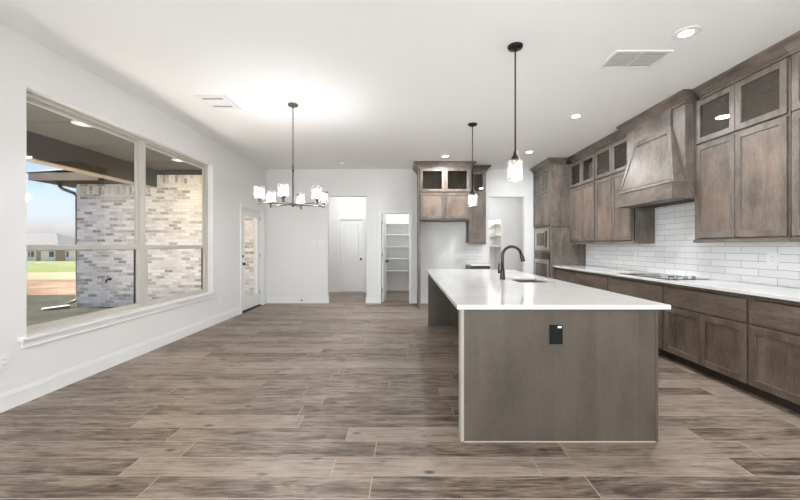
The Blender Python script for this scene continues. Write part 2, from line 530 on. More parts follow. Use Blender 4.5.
def window(n, y0, y1, z0, z1):
    r = bpy.data.objects.new('window_%d' % n, None); COL.objects.link(r); struct(r)
    r.location = (LX - .1, (y0 + y1) / 2, z0)
    X0, X1 = LX - .15, LX - .085
    zm = 1.288
    MB().ring(0, 'x', (y0, y1, z0, z1), (y0 + .042, y1 - .042, z0 + .028, z1 - .042), X0, X1).build('window_frame', M['vinyl'], r, .003)
    a, b = y0 + .042, y1 - .042
    up = MB().ring(0, 'x', (a, b, zm - .02, z1 - .042), (a + .032, b - .032, zm + .024, z1 - .074), X0 + .008, X0 + .034).build('upper_sash', M['vinyl'], r, .003)
    MB().box(X0 + .018, X0 + .024, a + .03, b - .03, zm + .02, z1 - .072).build('pane', M['glass'], up)
    lo = MB().ring(0, 'x', (a, b, z0 + .028, zm + .022), (a + .042, b - .042, z0 + .062, zm - .026), X0 + .036, X0 + .062).build('lower_sash', M['vinyl'], r, .003)
    MB().box(X0 + .046, X0 + .052, a + .04, b - .04, z0 + .060, zm - .024).build('pane', M['glass'], lo)
    MB().ring(0, 'x', (a - .02, b + .02, z0 + .01, zm), (a + .035, b - .012, z0 + .035, zm - .03), X0 - .014, X0 - .001).build('screen_frame', M['bronze'], r)
    k = MB(); c = (a + b) / 2
    k.box(X0 + .062, X0 + .078, c - .03, c + .03, zm + .004, zm + .018); k.build('sash_lock', M['vinyl'], r)
yc = (WIN[0] + WIN[1]) / 2
window(1, WIN[0], yc, WIN[2] - .0, WIN[3])
window(2, yc, WIN[1], WIN[2], WIN[3])

# patio door
def knob(mb, c, ax, s, r=.026):
    mb.lathe(c, [(r + .006, 0), (r + .006, s * .008), (.012, s * .012), (.012, s * .03), (r * .8, s * .036), (r, s * .048), (r * .85, s * .06), (0.0001, s * .066)], 16, ax)
dr = bpy.data.objects.new('door_1', None); COL.objects.link(dr); struct(dr); dr.location = (LX, 7.415, 0)
DX0, DX1 = LX - .075, LX - .03
lf = MB(); lf.ring(0, 'x', (6.962, 7.868, .03, 2.035), (7.102, 7.728, .27, 1.90), DX0, DX1)
lf = lf.build('door_leaf', M['trim'], dr, .003)
gb = MB(); gb.ring(0, 'x', (7.082, 7.748, .25, 1.92), (7.112, 7.718, .28, 1.89), DX1, DX1 + .012); gb.build('glazing_bead', M['trim'], lf)
MB().box(DX0 + .018, DX0 + .026, 7.103, 7.727, .271, 1.899).build('pane', M['glass'], lf)
k = MB(); knob(k, (DX1, 7.03, .95), 'x', 1); k.build('door_knob', M['black'], lf)
k = MB(); k.lathe((DX1, 7.03, 1.10), [(.03, 0), (.03, .012), (.024, .018), (.0001, .018)], 16, 'x'); k.box(DX1 + .018, DX1 + .03, 7.022, 7.038, 1.085, 1.115); k.build('deadbolt', M['black'], lf)
jm = MB()
jm.box(LX - .15, LX, 6.932, 6.960, 0, 2.063); jm.box(LX - .15, LX, 7.870, 7.898, 0, 2.063); jm.box(LX - .15, LX, 6.960, 7.870, 2.037, 2.063)
jm.build('door_jamb', M['trim'], dr)
MB().box(LX - .15, LX + .01, 6.962, 7.868, 0.0, .026).build('threshold', M['bronze'], dr)
hg = MB()
for z in (.25, 1.05, 1.85): hg.lathe((LX - .026, 7.867, z), [(.007, 0), (.007, .09)], 8)
hg.build('hinge', M['steel_dark'], dr)
struct(casing('trim_3', 'x', LX, 1, 6.932, 7.898, 2.063, .06).build('trim_3', M['trim']))

def panel_leaf(mb, ax, d0, d1, u0, u1, z0, z1, zsplit, st=.11, inset=.018):
    """two-panel interior door leaf; d0 is the visible face"""
    s = 1 if d1 > d0 else -1
    rows = [(z0 + .20, zsplit - .06), (zsplit + .06, z1 - .12)]
    def B(a, b, c, e, f, g):
        mb.box(a, b, c, e, f, g) if ax == 'x' else mb.box(c, e, a, b, f, g)
    B(d0, d1, u0, u0 + st, z0, z1); B(d0, d1, u1 - st, u1, z0, z1)
    B(d0, d1, u0 + st, u1 - st, z0, rows[0][0]); B(d0, d1, u0 + st, u1 - st, rows[0][1], rows[1][0]); B(d0, d1, u0 + st, u1 - st, rows[1][1], z1)
    for a, b in rows:
        B(d0 + s * inset, d1 - s * inset, u0 + st, u1 - st, a, b)
        B(d0 + s * .004, d1 - s * .004, u0 + st + .03, u1 - st - .03, a + .03, b - .03)
# hall door
h = bpy.data.objects.new('door_2', None); COL.objects.link(h); struct(h); h.location = (-1.535, 10.17, 0)
k = MB(); panel_leaf(k, 'y', 10.18, 10.215, -1.855, -1.215, .012, 2.035, .93, .10); lf2 = k.build('door_leaf', M['trim'], h, .002)
k = MB(); knob(k, (-1.275, 10.18, .93), 'y', -1); k.build('door_knob', M['black'], lf2)
struct(casing('trim_4', 'y', 10.17, -1, -1.86, -1.21, 2.04).build('trim_4', M['trim']))
# pantry door, swung open into the pantry
struct(casing('trim_5', 'y', BY, -1, PAN[0], PAN[1], PAN[3], .072).build('trim_5', M['trim']))
h = bpy.data.objects.new('door_3', None); COL.objects.link(h); struct(h); h.location = (-.560, 8.25, 0)
k = MB(); panel_leaf(k, 'x', -.555, -.520, 8.255, 8.875, .012, 2.02, .93, .10); lf3 = k.build('door_leaf', M['trim'], h, .002)
k = MB(); knob(k, (-.520, 8.815, .93), 'x', 1); knob(k, (-.555, 8.815, .93), 'x', -1, .02); k.build('door_knob', M['black'], lf3)
k = MB()
for z in (.25, 1.05, 1.80): k.lathe((-.545, 8.248, z), [(.006, 0), (.006, .09)], 8)
k.build('hinge', M['black'], h)
h.rotation_euler = (0, 0, math.radians(-3))
# utility closet casing
struct(casing('trim_6', 'y', 10.20, -1, 2.05, 2.70, 2.04).build('trim_6', M['trim']))

# ------------------------------------------------------------------ outdoors
def sheet(name, x0, x1, y0, y1, z0, z1, mat, th=.3):
    m = MB(); m.hexa([(x0, y0, z0 - th), (x1, y0, z0 - th), (x1, y1, z1 - th), (x0, y1, z1 - th)], [(x0, y0, z0), (x1, y0, z0), (x1, y1, z1), (x0, y1, z1)])
    return struct(m.build(name, mat))
def gz(y): return -.14 - .027 * max(0, y - 10.6)
sheet('lawn', -60, LX - .2, -12, 10.6, -.14, -.14, M['lawn'])
sheet('dirt_field', -70, LX - .2, 10.6, 17.5, gz(10.6), gz(17.5), M['dirt'])
sheet('pale_dirt_field', -80, 0, 17.5, 25, gz(17.5), gz(25), M['sand'])
sheet('green_field', -180, 40, 25, 140, gz(25), gz(140), M['field'])
struct(MB().box(-6.2, LX - .15, -4, 8.5, -.139, -.04).build('patio_floor', M['concrete']))
m = MB(); m.box(-6.75, LX - .15, -4, 8.5, 3.09, 3.25)
struct(m.build('porch_ceiling', M['porch_board']))
m = MB()
for i in range(1, 10): m.box(-5.86, LX - .16, i * 1.22 - 3.35, i * 1.22 - 3.33, 3.083, 3.09)
struct(m.build('porch_ceiling_trim', M['porch_board']))
struct(MB().box(-6.15, -5.87, -4, 8.49, 2.685, 3.09).build('porch_beam', M['beam'], bevel=.004))
struct(MB().box(-6.79, -6.75, -4, 7.82, 2.83, 3.25).build('porch_fascia_trim', M['gutter']))
struct(MB().box(-6.13, -5.89, -4, 8.48, 2.668, 2.685).build('porch_beam_lit_strip', M['fascia']))  # pale strip added for the ground-lit underside of the beam
# brick wing of the house
struct(MB().box(-7.77, LX - .15, 8.5, 8.7, -.3, 3.09).build('wall_brick_wing', M['brick']))
struct(MB().box(-7.77, -7.57, 8.7, 14, -.8, 3.09).build('wall_brick_wing_side', M['brick_side']))
m = MB(); m.box(-5.87, LX - .16, 8.485, 8.5, 2.775, 2.975)
struct(m.build('wall_brick_course', M['brick_soldier']))
m = MB(); m.box(-7.775, -5.88, 8.485, 8.5, 2.515, 2.715)
struct(m.build('wall_brick_course_outer', M['brick_soldier']))
m = MB(); m.box(-5.87, LX - .16, 8.47, 8.499, 2.975, 3.088)
struct(m.build('porch_frieze_trim', M['beam']))
m = MB(); m.box(-8.30, -6.16, 7.95, 8.499, 2.76, 2.80)
m.box(-8.30, -7.78, 8.499, 14, 2.76, 2.80)
struct(m.build('wing_soffit_trim', M['beam']))
m = MB(); m.box(-8.32, -6.80, 7.93, 7.95, 2.75, 2.92); m.box(-8.32, -8.30, 7.95, 14, 2.75, 2.92)
struct(m.build('wing_fascia_trim', M['fascia']))
m = MB()
m.add([(-8.34, 7.91, 2.92), (-3.3, 7.91, 3.26), (-3.3, 11.2, 4.3), (-6.0, 11.2, 4.3), (-8.34, 14, 2.92), (-8.34, 7.91, 2.90), (-3.3, 7.91, 2.90 + .35), (-3.3, 11.2, 3.9), (-6.0, 11.2, 3.9), (-8.34, 14, 2.90)],
      [(0, 1, 2, 3), (0, 3, 4), (5, 8, 7, 6), (5, 9, 8), (0, 5, 6, 1), (0, 4, 9, 5)])
struct(m.build('wing_roof', M['shingle']))
ds = thing('downspout', 'painted metal downspout at the corner of the brick wing', 'downspout', (-7.83, 8.42, 0))
m = MB(); m.tube([(-7.98, 8.30, 2.755), (-7.98, 8.30, 2.68), (-7.95, 8.34, 2.62), (-7.84, 8.50, 2.55), (-7.81, 8.55, 2.48), (-7.81, 8.56, 0.06), (-7.83, 8.52, .0), (-7.92, 8.42, -.05)], .035, 8)
m.build('pipe', M['gutter'], ds)
m = MB(); m.hexa([(-8.22, 8.12, -.139), (-8.06, 7.98, -.139), (-7.74, 8.30, -.139), (-7.90, 8.44, -.139)], [(-8.22, 8.12, -.10), (-8.06, 7.98, -.10), (-7.74, 8.30, -.07), (-7.90, 8.44, -.07)])
tag(m.build('splash_block', M['splash']), 'pale concrete splash block on the lawn below the downspout', 'splash block')
hb = thing('hose_bib', 'dark outdoor tap sticking out of the whitewashed brick', 'tap', (-6.98, 8.5, .52))
m = MB(); m.lathe((-6.98, 8.5, .52), [(.035, 0), (.035, -.012), (.014, -.014), (.014, -.09), (.0001, -.09)], 12, 'y'); m.tube([(-6.98, 8.42, .52), (-6.98, 8.39, .50), (-6.98, 8.38, .44)], .016, 8)
m.build('spout', M['black'], hb)
m = MB(); m.lathe((-6.98, 8.43, .58), [(.03, 0), (.034, .006), (.03, .012)], 12); m.lathe((-6.98, 8.43, .52), [(.007, 0), (.007, .06)], 8); m.build('handle', M['black'], hb)

def porch_light(y, label):
    t = thing('porch_light', label, 'porch light', (-4.70, y, 3.09))
    MB().lathe((-4.70, y, 3.085), [(.120, .004), (.135, 0), (.135, -.012), (.112, -.02), (.110, -.012)], 28).build('trim_ring', M['plate'], t)
    MB().lathe((-4.70, y, 3.085), [(.110, -.010), (.0001, -.014)], 28).build('lens', M['porch_led'], t)
    return t
t = porch_light(5.24, 'round white light on the porch ceiling seen through the window')
t = porch_light(7.45, 'round white porch ceiling light near the brick wing')
lamp('porch_glow', 'AREA', (0, 0, -.03), (0, 0, 0), 9, (1.0, 0.76, 0.42), .15, parent=t)

# neighbour's house far behind
nb = thing('neighbour_house', 'distant cream single-storey house with a grey hipped roof beyond the field', 'house', (-80, 82, gz(80)))
zb = gz(80)
m = MB(); m.box(-102, -60, 80, 92, zb, .62); m.build('wall', M['cream'], nb)
m = MB()
for (x0, x1, y0, y1, zz, rx0, rx1, ry, rz) in ((-104, -76.5, 79.3, 93, .62, -98, -83, 85.5, 4.4), (-80, -59, 79.6, 93, .55, -76, -64, 85.5, 1.9)):
    m.add([(x0, y0, zz), (x1, y0, zz), (x1, y1, zz), (x0, y1, zz), (rx0, ry, rz), (rx1, ry, rz)], [(0, 1, 5, 4), (1, 2, 5), (2, 3, 4, 5), (3, 0, 4), (0, 3, 2, 1)])
m.build('roof', M['shingle'], nb)
for (px0, px1) in ((28.4, 30.2), (31.2, 34.6), (49.4, 54.4), (66.4, 69.2)):
    a, b = (px0 - 406) * 80 / 360, (px1 - 406) * 80 / 360
    f = MB().ring(0, 'y', (a - .12, b + .12, zb + .75, zb + 2.22), (a, b, zb + .87, zb + 2.1), 79.9, 80.0).build('window', M['cream'], nb)
    MB().box(a, b, 79.95, 79.99, zb + .87, zb + 2.1).build('pane', M['far_glass'], f)
a, b = (36.6 - 406) * 80 / 360, (41 - 406) * 80 / 360
MB().box(a, b, 79.9, 79.99, zb, zb + 2.2).build('door', M['tan'], nb)
a, b = (57.2 - 406) * 80 / 360, (65 - 406) * 80 / 360
MB().box(a, b, 79.6, 79.99, zb, zb + 2.3).build('brick_panel', M['tan'], nb)

# ------------------------------------------------------------------ cabinetry helpers
def Bx(mb, ax, d0, d1, u0, u1, z0, z1):
    return mb.box(d0, d1, u0, u1, z0, z1) if ax == 'x' else mb.box(u0, u1, d0, d1, z0, z1)

def shaker(parent, ax, d, s, u0, u1, z0, z1, mat, st=.058, name='door', glassy=False):
    """door front at plane d, body going towards d + s*.02"""
    t = .02
    m = MB()
    m.ring(0, ax, (u0, u1, z0, z1), (u0 + st, u1 - st, z0 + st, z1 - st), d, d + s * t)
    if not glassy:
        pm = MB(); Bx(pm, ax, d + s * .0095, d + s * .017, u0 + st - .002, u1 - st + .002, z0 + st - .002, z1 - st + .002)
    o = m.build(name, mat, parent, .0018, 1)
    if not glassy: pm.build('panel', M['wood_panel'] if mat is M['wood'] else mat, o)
    if glassy:
        g = MB(); Bx(g, ax, d + s * .010, d + s * .014, u0 + st - .002, u1 - st + .002, z0 + st - .002, z1 - st + .002)
        g.build('pane', M['cab_glass'], o)
    return o

def carcass(parent, ax, df, db, u0, u1, z0, z1, mat, t=.018, shelf=(), name='body', ff=None, inner=None):
    """open-fronted box from df (front) to db (back) with face frame"""
    s = 1 if db > df else -1
    m = MB()
    Bx(m, ax, df, db, u0, u0 + t, z0, z1); Bx(m, ax, df, db, u1 - t, u1, z0, z1)
    Bx(m, ax, df, db, u0 + t, u1 - t, z0, z0 + t); Bx(m, ax, df, db, u0 + t, u1 - t, z1 - t, z1)
    Bx(m, ax, db - s * .008, db, u0 + t, u1 - t, z0 + t, z1 - t)
    for z in shelf: Bx(m, ax, df + s * .02, db - s * .008, u0 + t, u1 - t, z - .009, z + .009)
    o = m.build(name, mat, parent)
    f = MB()
    zs = [z0, z1] if ff is None else ff
    f.ring(0, ax, (u0, u1, z0, z1), (u0 + .035, u1 - .035, z0 + .035, z1 - .035), df - s * .004, df + s * .015)
    uc = (u0 + u1) / 2
    for z in (ff or []): Bx(f, ax, df - s * .004, df + s * .014, u0 + .035, u1 - .035, z - .018, z + .018)
    if u1 - u0 > .6: Bx(f, ax, df - s * .0035, df + s * .0135, uc - .02, uc + .02, z0 + .035, z1 - .035)
    f.build('face_frame', mat, parent)
    return o

def crown_path(mb, pts, closed=False):
    """stepped crown: pts is the polyline of the cabinet faces (plan), with outward normals to its right-hand side"""
    prof = [(0.0, 2.925), (.018, 2.925), (.018, 2.948), (.03, 2.955), (.062, 2.998), (.088, 3.018), (.095, 3.024), (.095, 3.0465), (0.0, 3.0465)]
    n = len(prof)
    P = [Vector((x, y, 0)) for x, y in pts]
    rows = []
    for i, p in enumerate(P):
        ns = []
        if i > 0:
            t = (P[i] - P[i - 1]).normalized(); ns.append(Vector((t.y, -t.x, 0)))
        if i < len(P) - 1:
            t = (P[i + 1] - P[i]).normalized(); ns.append(Vector((t.y, -t.x, 0)))
        if len(ns) == 2:
            nn = (ns[0] + ns[1]).normalized(); nn = nn / max(.3, nn.dot(ns[0]))
        else: nn = ns[0]
        rows.append([(p.x + nn.x * o, p.y + nn.y * o, z) for o, z in prof])
    vs = [v for r in rows for v in r]; fs = []
    for i in range(len(P) - 1):
        for k in range(n):
            k2 = (k + 1) % n
            fs.append((i * n + k, i * n + k2, (i + 1) * n + k2, (i + 1) * n + k))
    fs.append(tuple(range(n))); fs.append(tuple((len(P) - 1) * n + k for k in reversed(range(n))))
    mb.add(vs, fs)
    return mb

UF = 3.29       # upper cabinet carcass front
WB = 3.598
def upper(name, label, y0, y1, splits, end_near=False, crown=None, rail=True):
    """two-door upper cabinet with glass doors on top, facing -X"""
    t = thing(name, label, 'cabinet', (WB, (y0 + y1) / 2, 1.372), 'upper cabinets on the tiled wall')
    carcass(t, 'x', UF, WB - .008, y0, y1, 1.372, 2.94, M['wood'], shelf=(2.43,), ff=[2.43])
    g = .004
    for a, b in splits:
        shaker(t, 'x', UF - .026, 1, a, b, 1.388, 2.418, M['wood'])
        shaker(t, 'x', UF - .026, 1, a, b, 2.442, 2.915, M['wood'], glassy=True)
    if rail:
        m = MB(); m.box(UF - .024, UF + .0, y0, y1, 1.336, 1.3715); m.box(UF, WB - .01, y0, y0 + .02, 1.336, 1.3715); m.build('light_rail', M['wood_h'], t)
    if crown:
        crown_path(MB(), crown).build('crown', M['wood_h'], t)
    return t
# crown polylines run from far to near so that the outward normal points to -X
upper('upper_cabinet', 'upper cabinet with glass-topped doors beside the hood, nearer the camera', 3.075, 4.095, [(3.09, 3.572), (3.580, 4.06)], crown=[(UF - .005, 4.004), (UF - .005, 3.068)])
upper('upper_cabinet', 'upper cabinet cut off by the edge of the picture', 2.04, 3.065, [(2.055, 2.548), (2.556, 3.05)], crown=[(UF - .005, 3.068), (UF - .005, 2.04)])
upper('upper_cabinet', 'upper cabinet hanging against the side of the oven tower', 6.235, 7.19, [(6.25, 6.700), (6.706, 7.18)], crown=[(UF - .005, 7.09), (UF - .005, 6.23)])
upper('upper_cabinet', 'upper cabinet between the tower-side cabinet and the far end of the hood', 5.195, 6.228, [(5.235, 5.712), (5.722, 6.215)], crown=[(UF - .005, 6.23), (UF - .005, 5.30)])

# range hood
HY0, HY1 = 4.10, 5.19
hd = thing('range_hood', 'tapered wooden range hood with a trapezoid front above the cooktop', 'range hood', (WB, (HY0 + HY1) / 2, 1.845))
MB().box(3.18, WB - .002, HY0 + .002, HY1, 2.03, 2.95).build('hood_box', M['wood'], hd, .002)
# tapered front
bm = bmesh.new()
zt, zb_ = 2.72, 2.03
yt0, yt1 = 4.30, 4.99
B = [(3.181, HY0 + .004, zb_), (3.181, HY1 - .004, zb_), (3.05, HY1 - .004, zb_), (3.05, HY0 + .004, zb_)]
T = [(3.181, yt0, zt), (3.181, yt1, zt), (3.158, yt1, zt), (3.158, yt0, zt)]
vb = [bm.verts.new(p) for p in B]; vt = [bm.verts.new(p) for p in T]
front = bm.faces.new((vb[3], vb[2], vt[2], vt[3]))
for q in ((0, 1, 2, 3),): bm.faces.new([vb[i] for i in q]); bm.faces.new([vt[i] for i in reversed(q)])
bm.faces.new((vb[0], vb[3], vt[3], vt[0])); bm.faces.new((vb[1], vt[1], vt[2], vb[2])); bm.faces.new((vb[0], vt[0], vt[1], vb[1]))
bmesh.ops.recalc_face_normals(bm, faces=bm.faces[:])
bmesh.ops.inset_region(bm, faces=[front], thickness=.075, depth=0)
bmesh.ops.inset_region(bm, faces=[front], thickness=.012, depth=-.016)
bmesh.ops.inset_region(bm, faces=[front], thickness=.005, depth=.008)
k = MB(); bm.verts.index_update()
k.add([v.co[:] for v in bm.verts], [[v.index for v in f.verts] for f in bm.faces]); bm.free()
k.build('tapered_front', M['wood'], hd)
MB().box(3.158, 3.181, yt0, yt1, zt, 2.95).build('frieze_panel', M['wood_h'], hd)
m = MB(); m.box(3.03, UF - .03, HY0 + .002, HY1 - .002, 1.845, 2.03); m.box(UF - .03, WB - .002, HY0 + .002, HY0 + .03, 1.845, 2.03); m.box(UF - .03, WB - .002, HY1 - .03, HY1 - .002, 1.845, 2.03)
m.build('apron', M['wood_h'], hd, .002)
MB().box(3.022, 3.25, HY0 - .006, HY1 + .002, 2.026, 2.046).build('apron_bead', M['wood_h'], hd, .004)
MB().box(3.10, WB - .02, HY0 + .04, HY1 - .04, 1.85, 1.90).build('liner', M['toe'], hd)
crown_path(MB(), [(UF - .03, HY1 + .0), (3.18, HY1 + .0), (3.18, HY0 + .002), (WB - .01, HY0 + .002)]).build('crown', M['wood_h'], hd)

# oven tower
TX = 2.91; TY0, TY1 = 7.20, 8.16
tw = thing('oven_tower', 'tall wooden oven cabinet reaching the ceiling at the end of the counter', 'cabinet', (WB, 7.7, 0))
m = MB()
m.box(TX, WB - .002, TY0, TY0 + .02, .1, 2.94); m.box(TX, WB - .002, TY1 - .02, TY1, .1, 2.94); m.box(TX, WB - .002, TY0 + .02, TY1 - .02, 2.92, 2.94)
m.box(WB - .012, WB - .002, TY0 + .02, TY1 - .02, .1, 2.92)
for z in (.12, .445, 1.185, 1.70, 2.39): m.box(TX, WB - .012, TY0 + .02, TY1 - .02, z - .012, z + .012)
m.build('body', M['wood'], tw)
m = MB()
m.ring(0, 'x', (TY0, TY1, .1, 2.94), (TY0 + .06, TY1 - .10, .14, 2.90), TX - .012, TX)
for z in (.445, 1.182, 1.695, 2.38): m.box(TX - .011, TX, TY0 + .06, TY1 - .10, z - .022, z + .022)
m.build('face_frame', M['wood'], tw)
MB().box(TX - .004, WB - .002, TY0 - .006, TY0, 1.68, 1.69).build('side_seam', M['toe'], tw)
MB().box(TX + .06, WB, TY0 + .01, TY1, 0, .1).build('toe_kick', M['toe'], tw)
for a, b in ((TY0 + .03, 7.672), (7.680, TY1 - .03)):
    shaker(tw, 'x', TX - .034, 1, a, b, 1.722, 2.375, M['wood'])
    shaker(tw, 'x', TX - .034, 1, a, b, 2.39, 2.90, M['wood'], glassy=True)
MB().box(TX - .034, TX - .013, TY0 + .03, TY1 - .03, .15, .425).build('drawer', M['wood_h'], tw, .002)
crown_path(MB(), [(TX - .005, 8.175), (TX - .005, TY0), (UF - .11, TY0)]).build('crown', M['wood_h'], tw)

OY0, OY1 = 7.275, 8.045
mw = thing('microwave', 'built-in steel microwave above the oven in the tower', 'microwave', (TX, 7.66, 1.21))
MB().ring(0, 'x', (OY0, OY1, 1.207, 1.670), (OY0 + .07, OY1 - .07, 1.27, 1.61), TX - .034, TX - .013).build('trim_frame', M['steel'], mw, .002)
d = MB().box(TX - .030, TX - .013, OY0 + .07, OY1 - .07, 1.27, 1.61).build('door', M['oven_glass'], mw)
MB().ring(0, 'x', (OY0 + .19, OY1 - .07, 1.27, 1.61), (OY0 + .225, OY1 - .105, 1.305, 1.575), TX - .036, TX - .030).build('door_rim', M['steel'], d)
MB().box(TX - .033, TX - .030, OY0 + .08, OY0 + .18, 1.29, 1.59).build('control_panel', M['black_glass'], mw)
ov = thing('wall_oven', 'built-in steel wall oven with a bar handle below the microwave', 'oven', (TX, 7.66, .47))
MB().box(TX - .030, TX - .013, OY0, OY1, 1.03, 1.158).build('control_panel', M['black_glass'], ov, .002)
d = MB().ring(0, 'x', (OY0, OY1, .470, 1.022), (OY0 + .07, OY1 - .07, .54, .935), TX - .038, TX - .013).build('door', M['steel'], ov, .002)
MB().box(TX - .034, TX - .018, OY0 + .07, OY1 - .07, .54, .935).build('window', M['oven_glass'], d)
m = MB(); m.tube([(TX - .085, OY0 + .04, .985), (TX - .085, OY1 - .04, .985)], .012, 10)
for y in (OY0 + .09, OY1 - .09): m.tube([(TX - .085, y, .985), (TX - .038, y, .985)], .008, 8)
m.build('handle', M['steel'], d)

# base cabinets
BF = 2.99
def base_cab(label, y0, y1):
    t = thing('base_cabinet', label, 'cabinet', (WB, (y0 + y1) / 2, 0), 'base cabinets below the long counter')
    m = MB(); m.box(BF, WB - .002, y0, y0 + .018, .1, .880); m.box(BF, WB - .002, y1 - .018, y1, .1, .880); m.box(BF, WB - .002, y0 + .018, y1 - .018, .1, .118); m.box(WB - .012, WB - .002, y0 + .018, y1 - .018, .118, .880)
    m.box(BF + .02, WB - .012, y0 + .018, y1 - .018, .60, .612)
    m.build('body', M['wood_low'], t)
    m = MB(); m.ring(0, 'x', (y0, y1, .1, .880), (y0 + .04, y1 - .04, .14, .845), BF - .018, BF)
    m.box(BF - .017, BF, y0 + .04, y1 - .04, .605, .64)
    m.build('face_frame', M['wood_low'], t)
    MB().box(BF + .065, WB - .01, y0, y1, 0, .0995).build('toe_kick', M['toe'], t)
    MB().box(BF - .039, BF - .0185, y0 + .012, y1 - .012, .635, .838).build('drawer', M['wood_low_h'], t, .002)
    c = (y0 + y1) / 2
    shaker(t, 'x', BF - .039, 1, y0 + .012, c - .003, .106, .617, M['wood_low'], .062)
    shaker(t, 'x', BF - .039, 1, c + .003, y1 - .012, .106, .617, M['wood_low'], .062)
    return t
ys = [7.195, 6.30, 5.27, 4.14, 3.115, 2.08]
for (a, b), l in zip(zip(ys[1:], ys), ('stained base cabinet touching the oven tower', 'stained base cabinet between the oven-side one and the cooktop one', 'stained base cabinet under the cooktop',
                                      'stained base cabinet beside the cooktop with one wide drawer over two doors fully seen', 'stained base cabinet cut off by the edge of the picture')):
    base_cab(l, a + .001, b - .001)
k = MB().box(2.932, WB - .008, 2.06, 7.193, .882, .914)
tag(k.build('countertop', M['quartz'], bevel=.003), 'long white quartz counter along the tiled wall', 'countertop')
m = MB(); m.box(WB - .008, WB + .001, 2.06, 7.193, .915, 1.371); m.box(WB - .008, WB + .001, HY0 + .03, HY1 - .03, 1.371, 1.85)
m.box(WB - .0079, WB + .001, 4.097, HY0 + .03, 1.371, 1.84)
tag(m.build('tile_backsplash', M['tile_x']), 'white subway tile backsplash behind the long counter and cooktop', 'backsplash')
# cooktop
ct = thing('cooktop', 'black glass cooktop with four steel knobs set in the long counter', 'cooktop', (3.23, 4.62, .914))
MB().box(3.0, 3.47, 4.12, 5.06, .9145, .921).build('glass_top', M['black_glass'], ct, .002)
for (x, y, r) in ((3.12, 4.52, .08), (3.35, 4.52, .10), (3.12, 4.86, .10), (3.35, 4.86, .075)):
    MB().lathe((x, y, .9212), [(r, 0), (r, .0006), (r - .006, .0006), (r - .006, 0)], 32).build('burner_ring', M['steel_dark'], ct)
for x in (3.055, 3.15, 3.265, 3.36):
    MB().lathe((x, 4.21, .921), [(.024, 0), (.024, .004), (.019, .007), (.018, .026), (.015, .030), (.0001, .030)], 18).build('knob', M['steel_dark'], ct)

# ------------------------------------------------------------------ fridge surround, end cabinet
FYF = 7.50
fr = thing('fridge_surround', 'tall wooden fridge surround with a cabinet over an empty white niche', 'cabinet', (.80, BY, 0))
carcass(fr, 'y', FYF, BY - .004, .25, 1.353, 1.842, 2.94, M['wood'], shelf=(2.418,), ff=[2.418])
m = MB(); m.box(.25, .30, FYF - .004, BY - .002, .0, 1.8415); m.build('tall_panel', M['wood'], fr, .002)
for a, b in ((.292, .797), (.809, 1.318)):
    shaker(fr, 'y', FYF - .026, 1, a, b, 1.872, 2.405, M['wood'], .055)
    shaker(fr, 'y', FYF - .026, 1, a, b, 2.43, 2.915, M['wood'], .055, glassy=True)
crown_path(MB(), [(.25, BY - .004), (.25, FYF - .005), (1.353, FYF - .005), (1.353, 7.78)]).build('crown', M['wood_x'], fr)
CU = thing('upper_cabinet', 'narrow upper cabinet hanging beside the fridge surround', 'cabinet', (1.55, BY, 1.336))
UY = 7.865
carcass(CU, 'y', UY, BY - .010, 1.356, 1.747, 1.372, 2.94, M['wood'], shelf=(2.43,), ff=[2.43])
shaker(CU, 'y', UY - .026, 1, 1.372, 1.732, 1.388, 2.418, M['wood'], .055)
shaker(CU, 'y', UY - .026, 1, 1.372, 1.732, 2.442, 2.915, M['wood'], .055, glassy=True)
MB().box(1.356, 1.747, UY - .024, UY, 1.336, 1.3715).build('light_rail', M['wood_x'], CU)
crown_path(MB(), [(1.455, UY - .005), (1.747, UY - .005), (1.747, BY - .004)]).build('crown', M['wood_x'], CU)
bc = thing('base_cabinet', 'small base cabinet in the corner beside the fridge niche', 'cabinet', (1.56, BY, 0))
m = MB(); m.box(1.356, 1.374, 7.56, BY - .002, .0, .88); m.box(1.742, 1.76, 7.56, BY - .002, 0, .88); m.box(1.374, 1.742, BY - .02, BY - .002, 0, .88); m.box(1.374, 1.742, 7.56, BY - .02, .1, .12); m.build('body', M['wood_low'], bc)
MB().ring(0, 'y', (1.356, 1.76, .1, .88), (1.396, 1.72, .14, .845), 7.544, 7.56).build('face_frame', M['wood_low'], bc)
MB().box(1.37, 1.746, 7.522, 7.5435, .66, .838).build('drawer', M['wood_low_h'], bc, .002)
shaker(bc, 'y', 7.522, 1, 1.37, 1.746, .115, .64, M['wood_low'])
tag(MB().box(1.356, 1.785, 7.50, BY - .010, .882, .914).build('countertop', M['quartz'], bevel=.003), 'short white counter in the corner beside the fridge niche', 'countertop')
tag(MB().box(1.356, 1.747, BY - .008, BY + .001, .915, 1.371).build('tile_backsplash', M['tile_y']), 'small patch of white subway tile beside the fridge niche', 'backsplash')

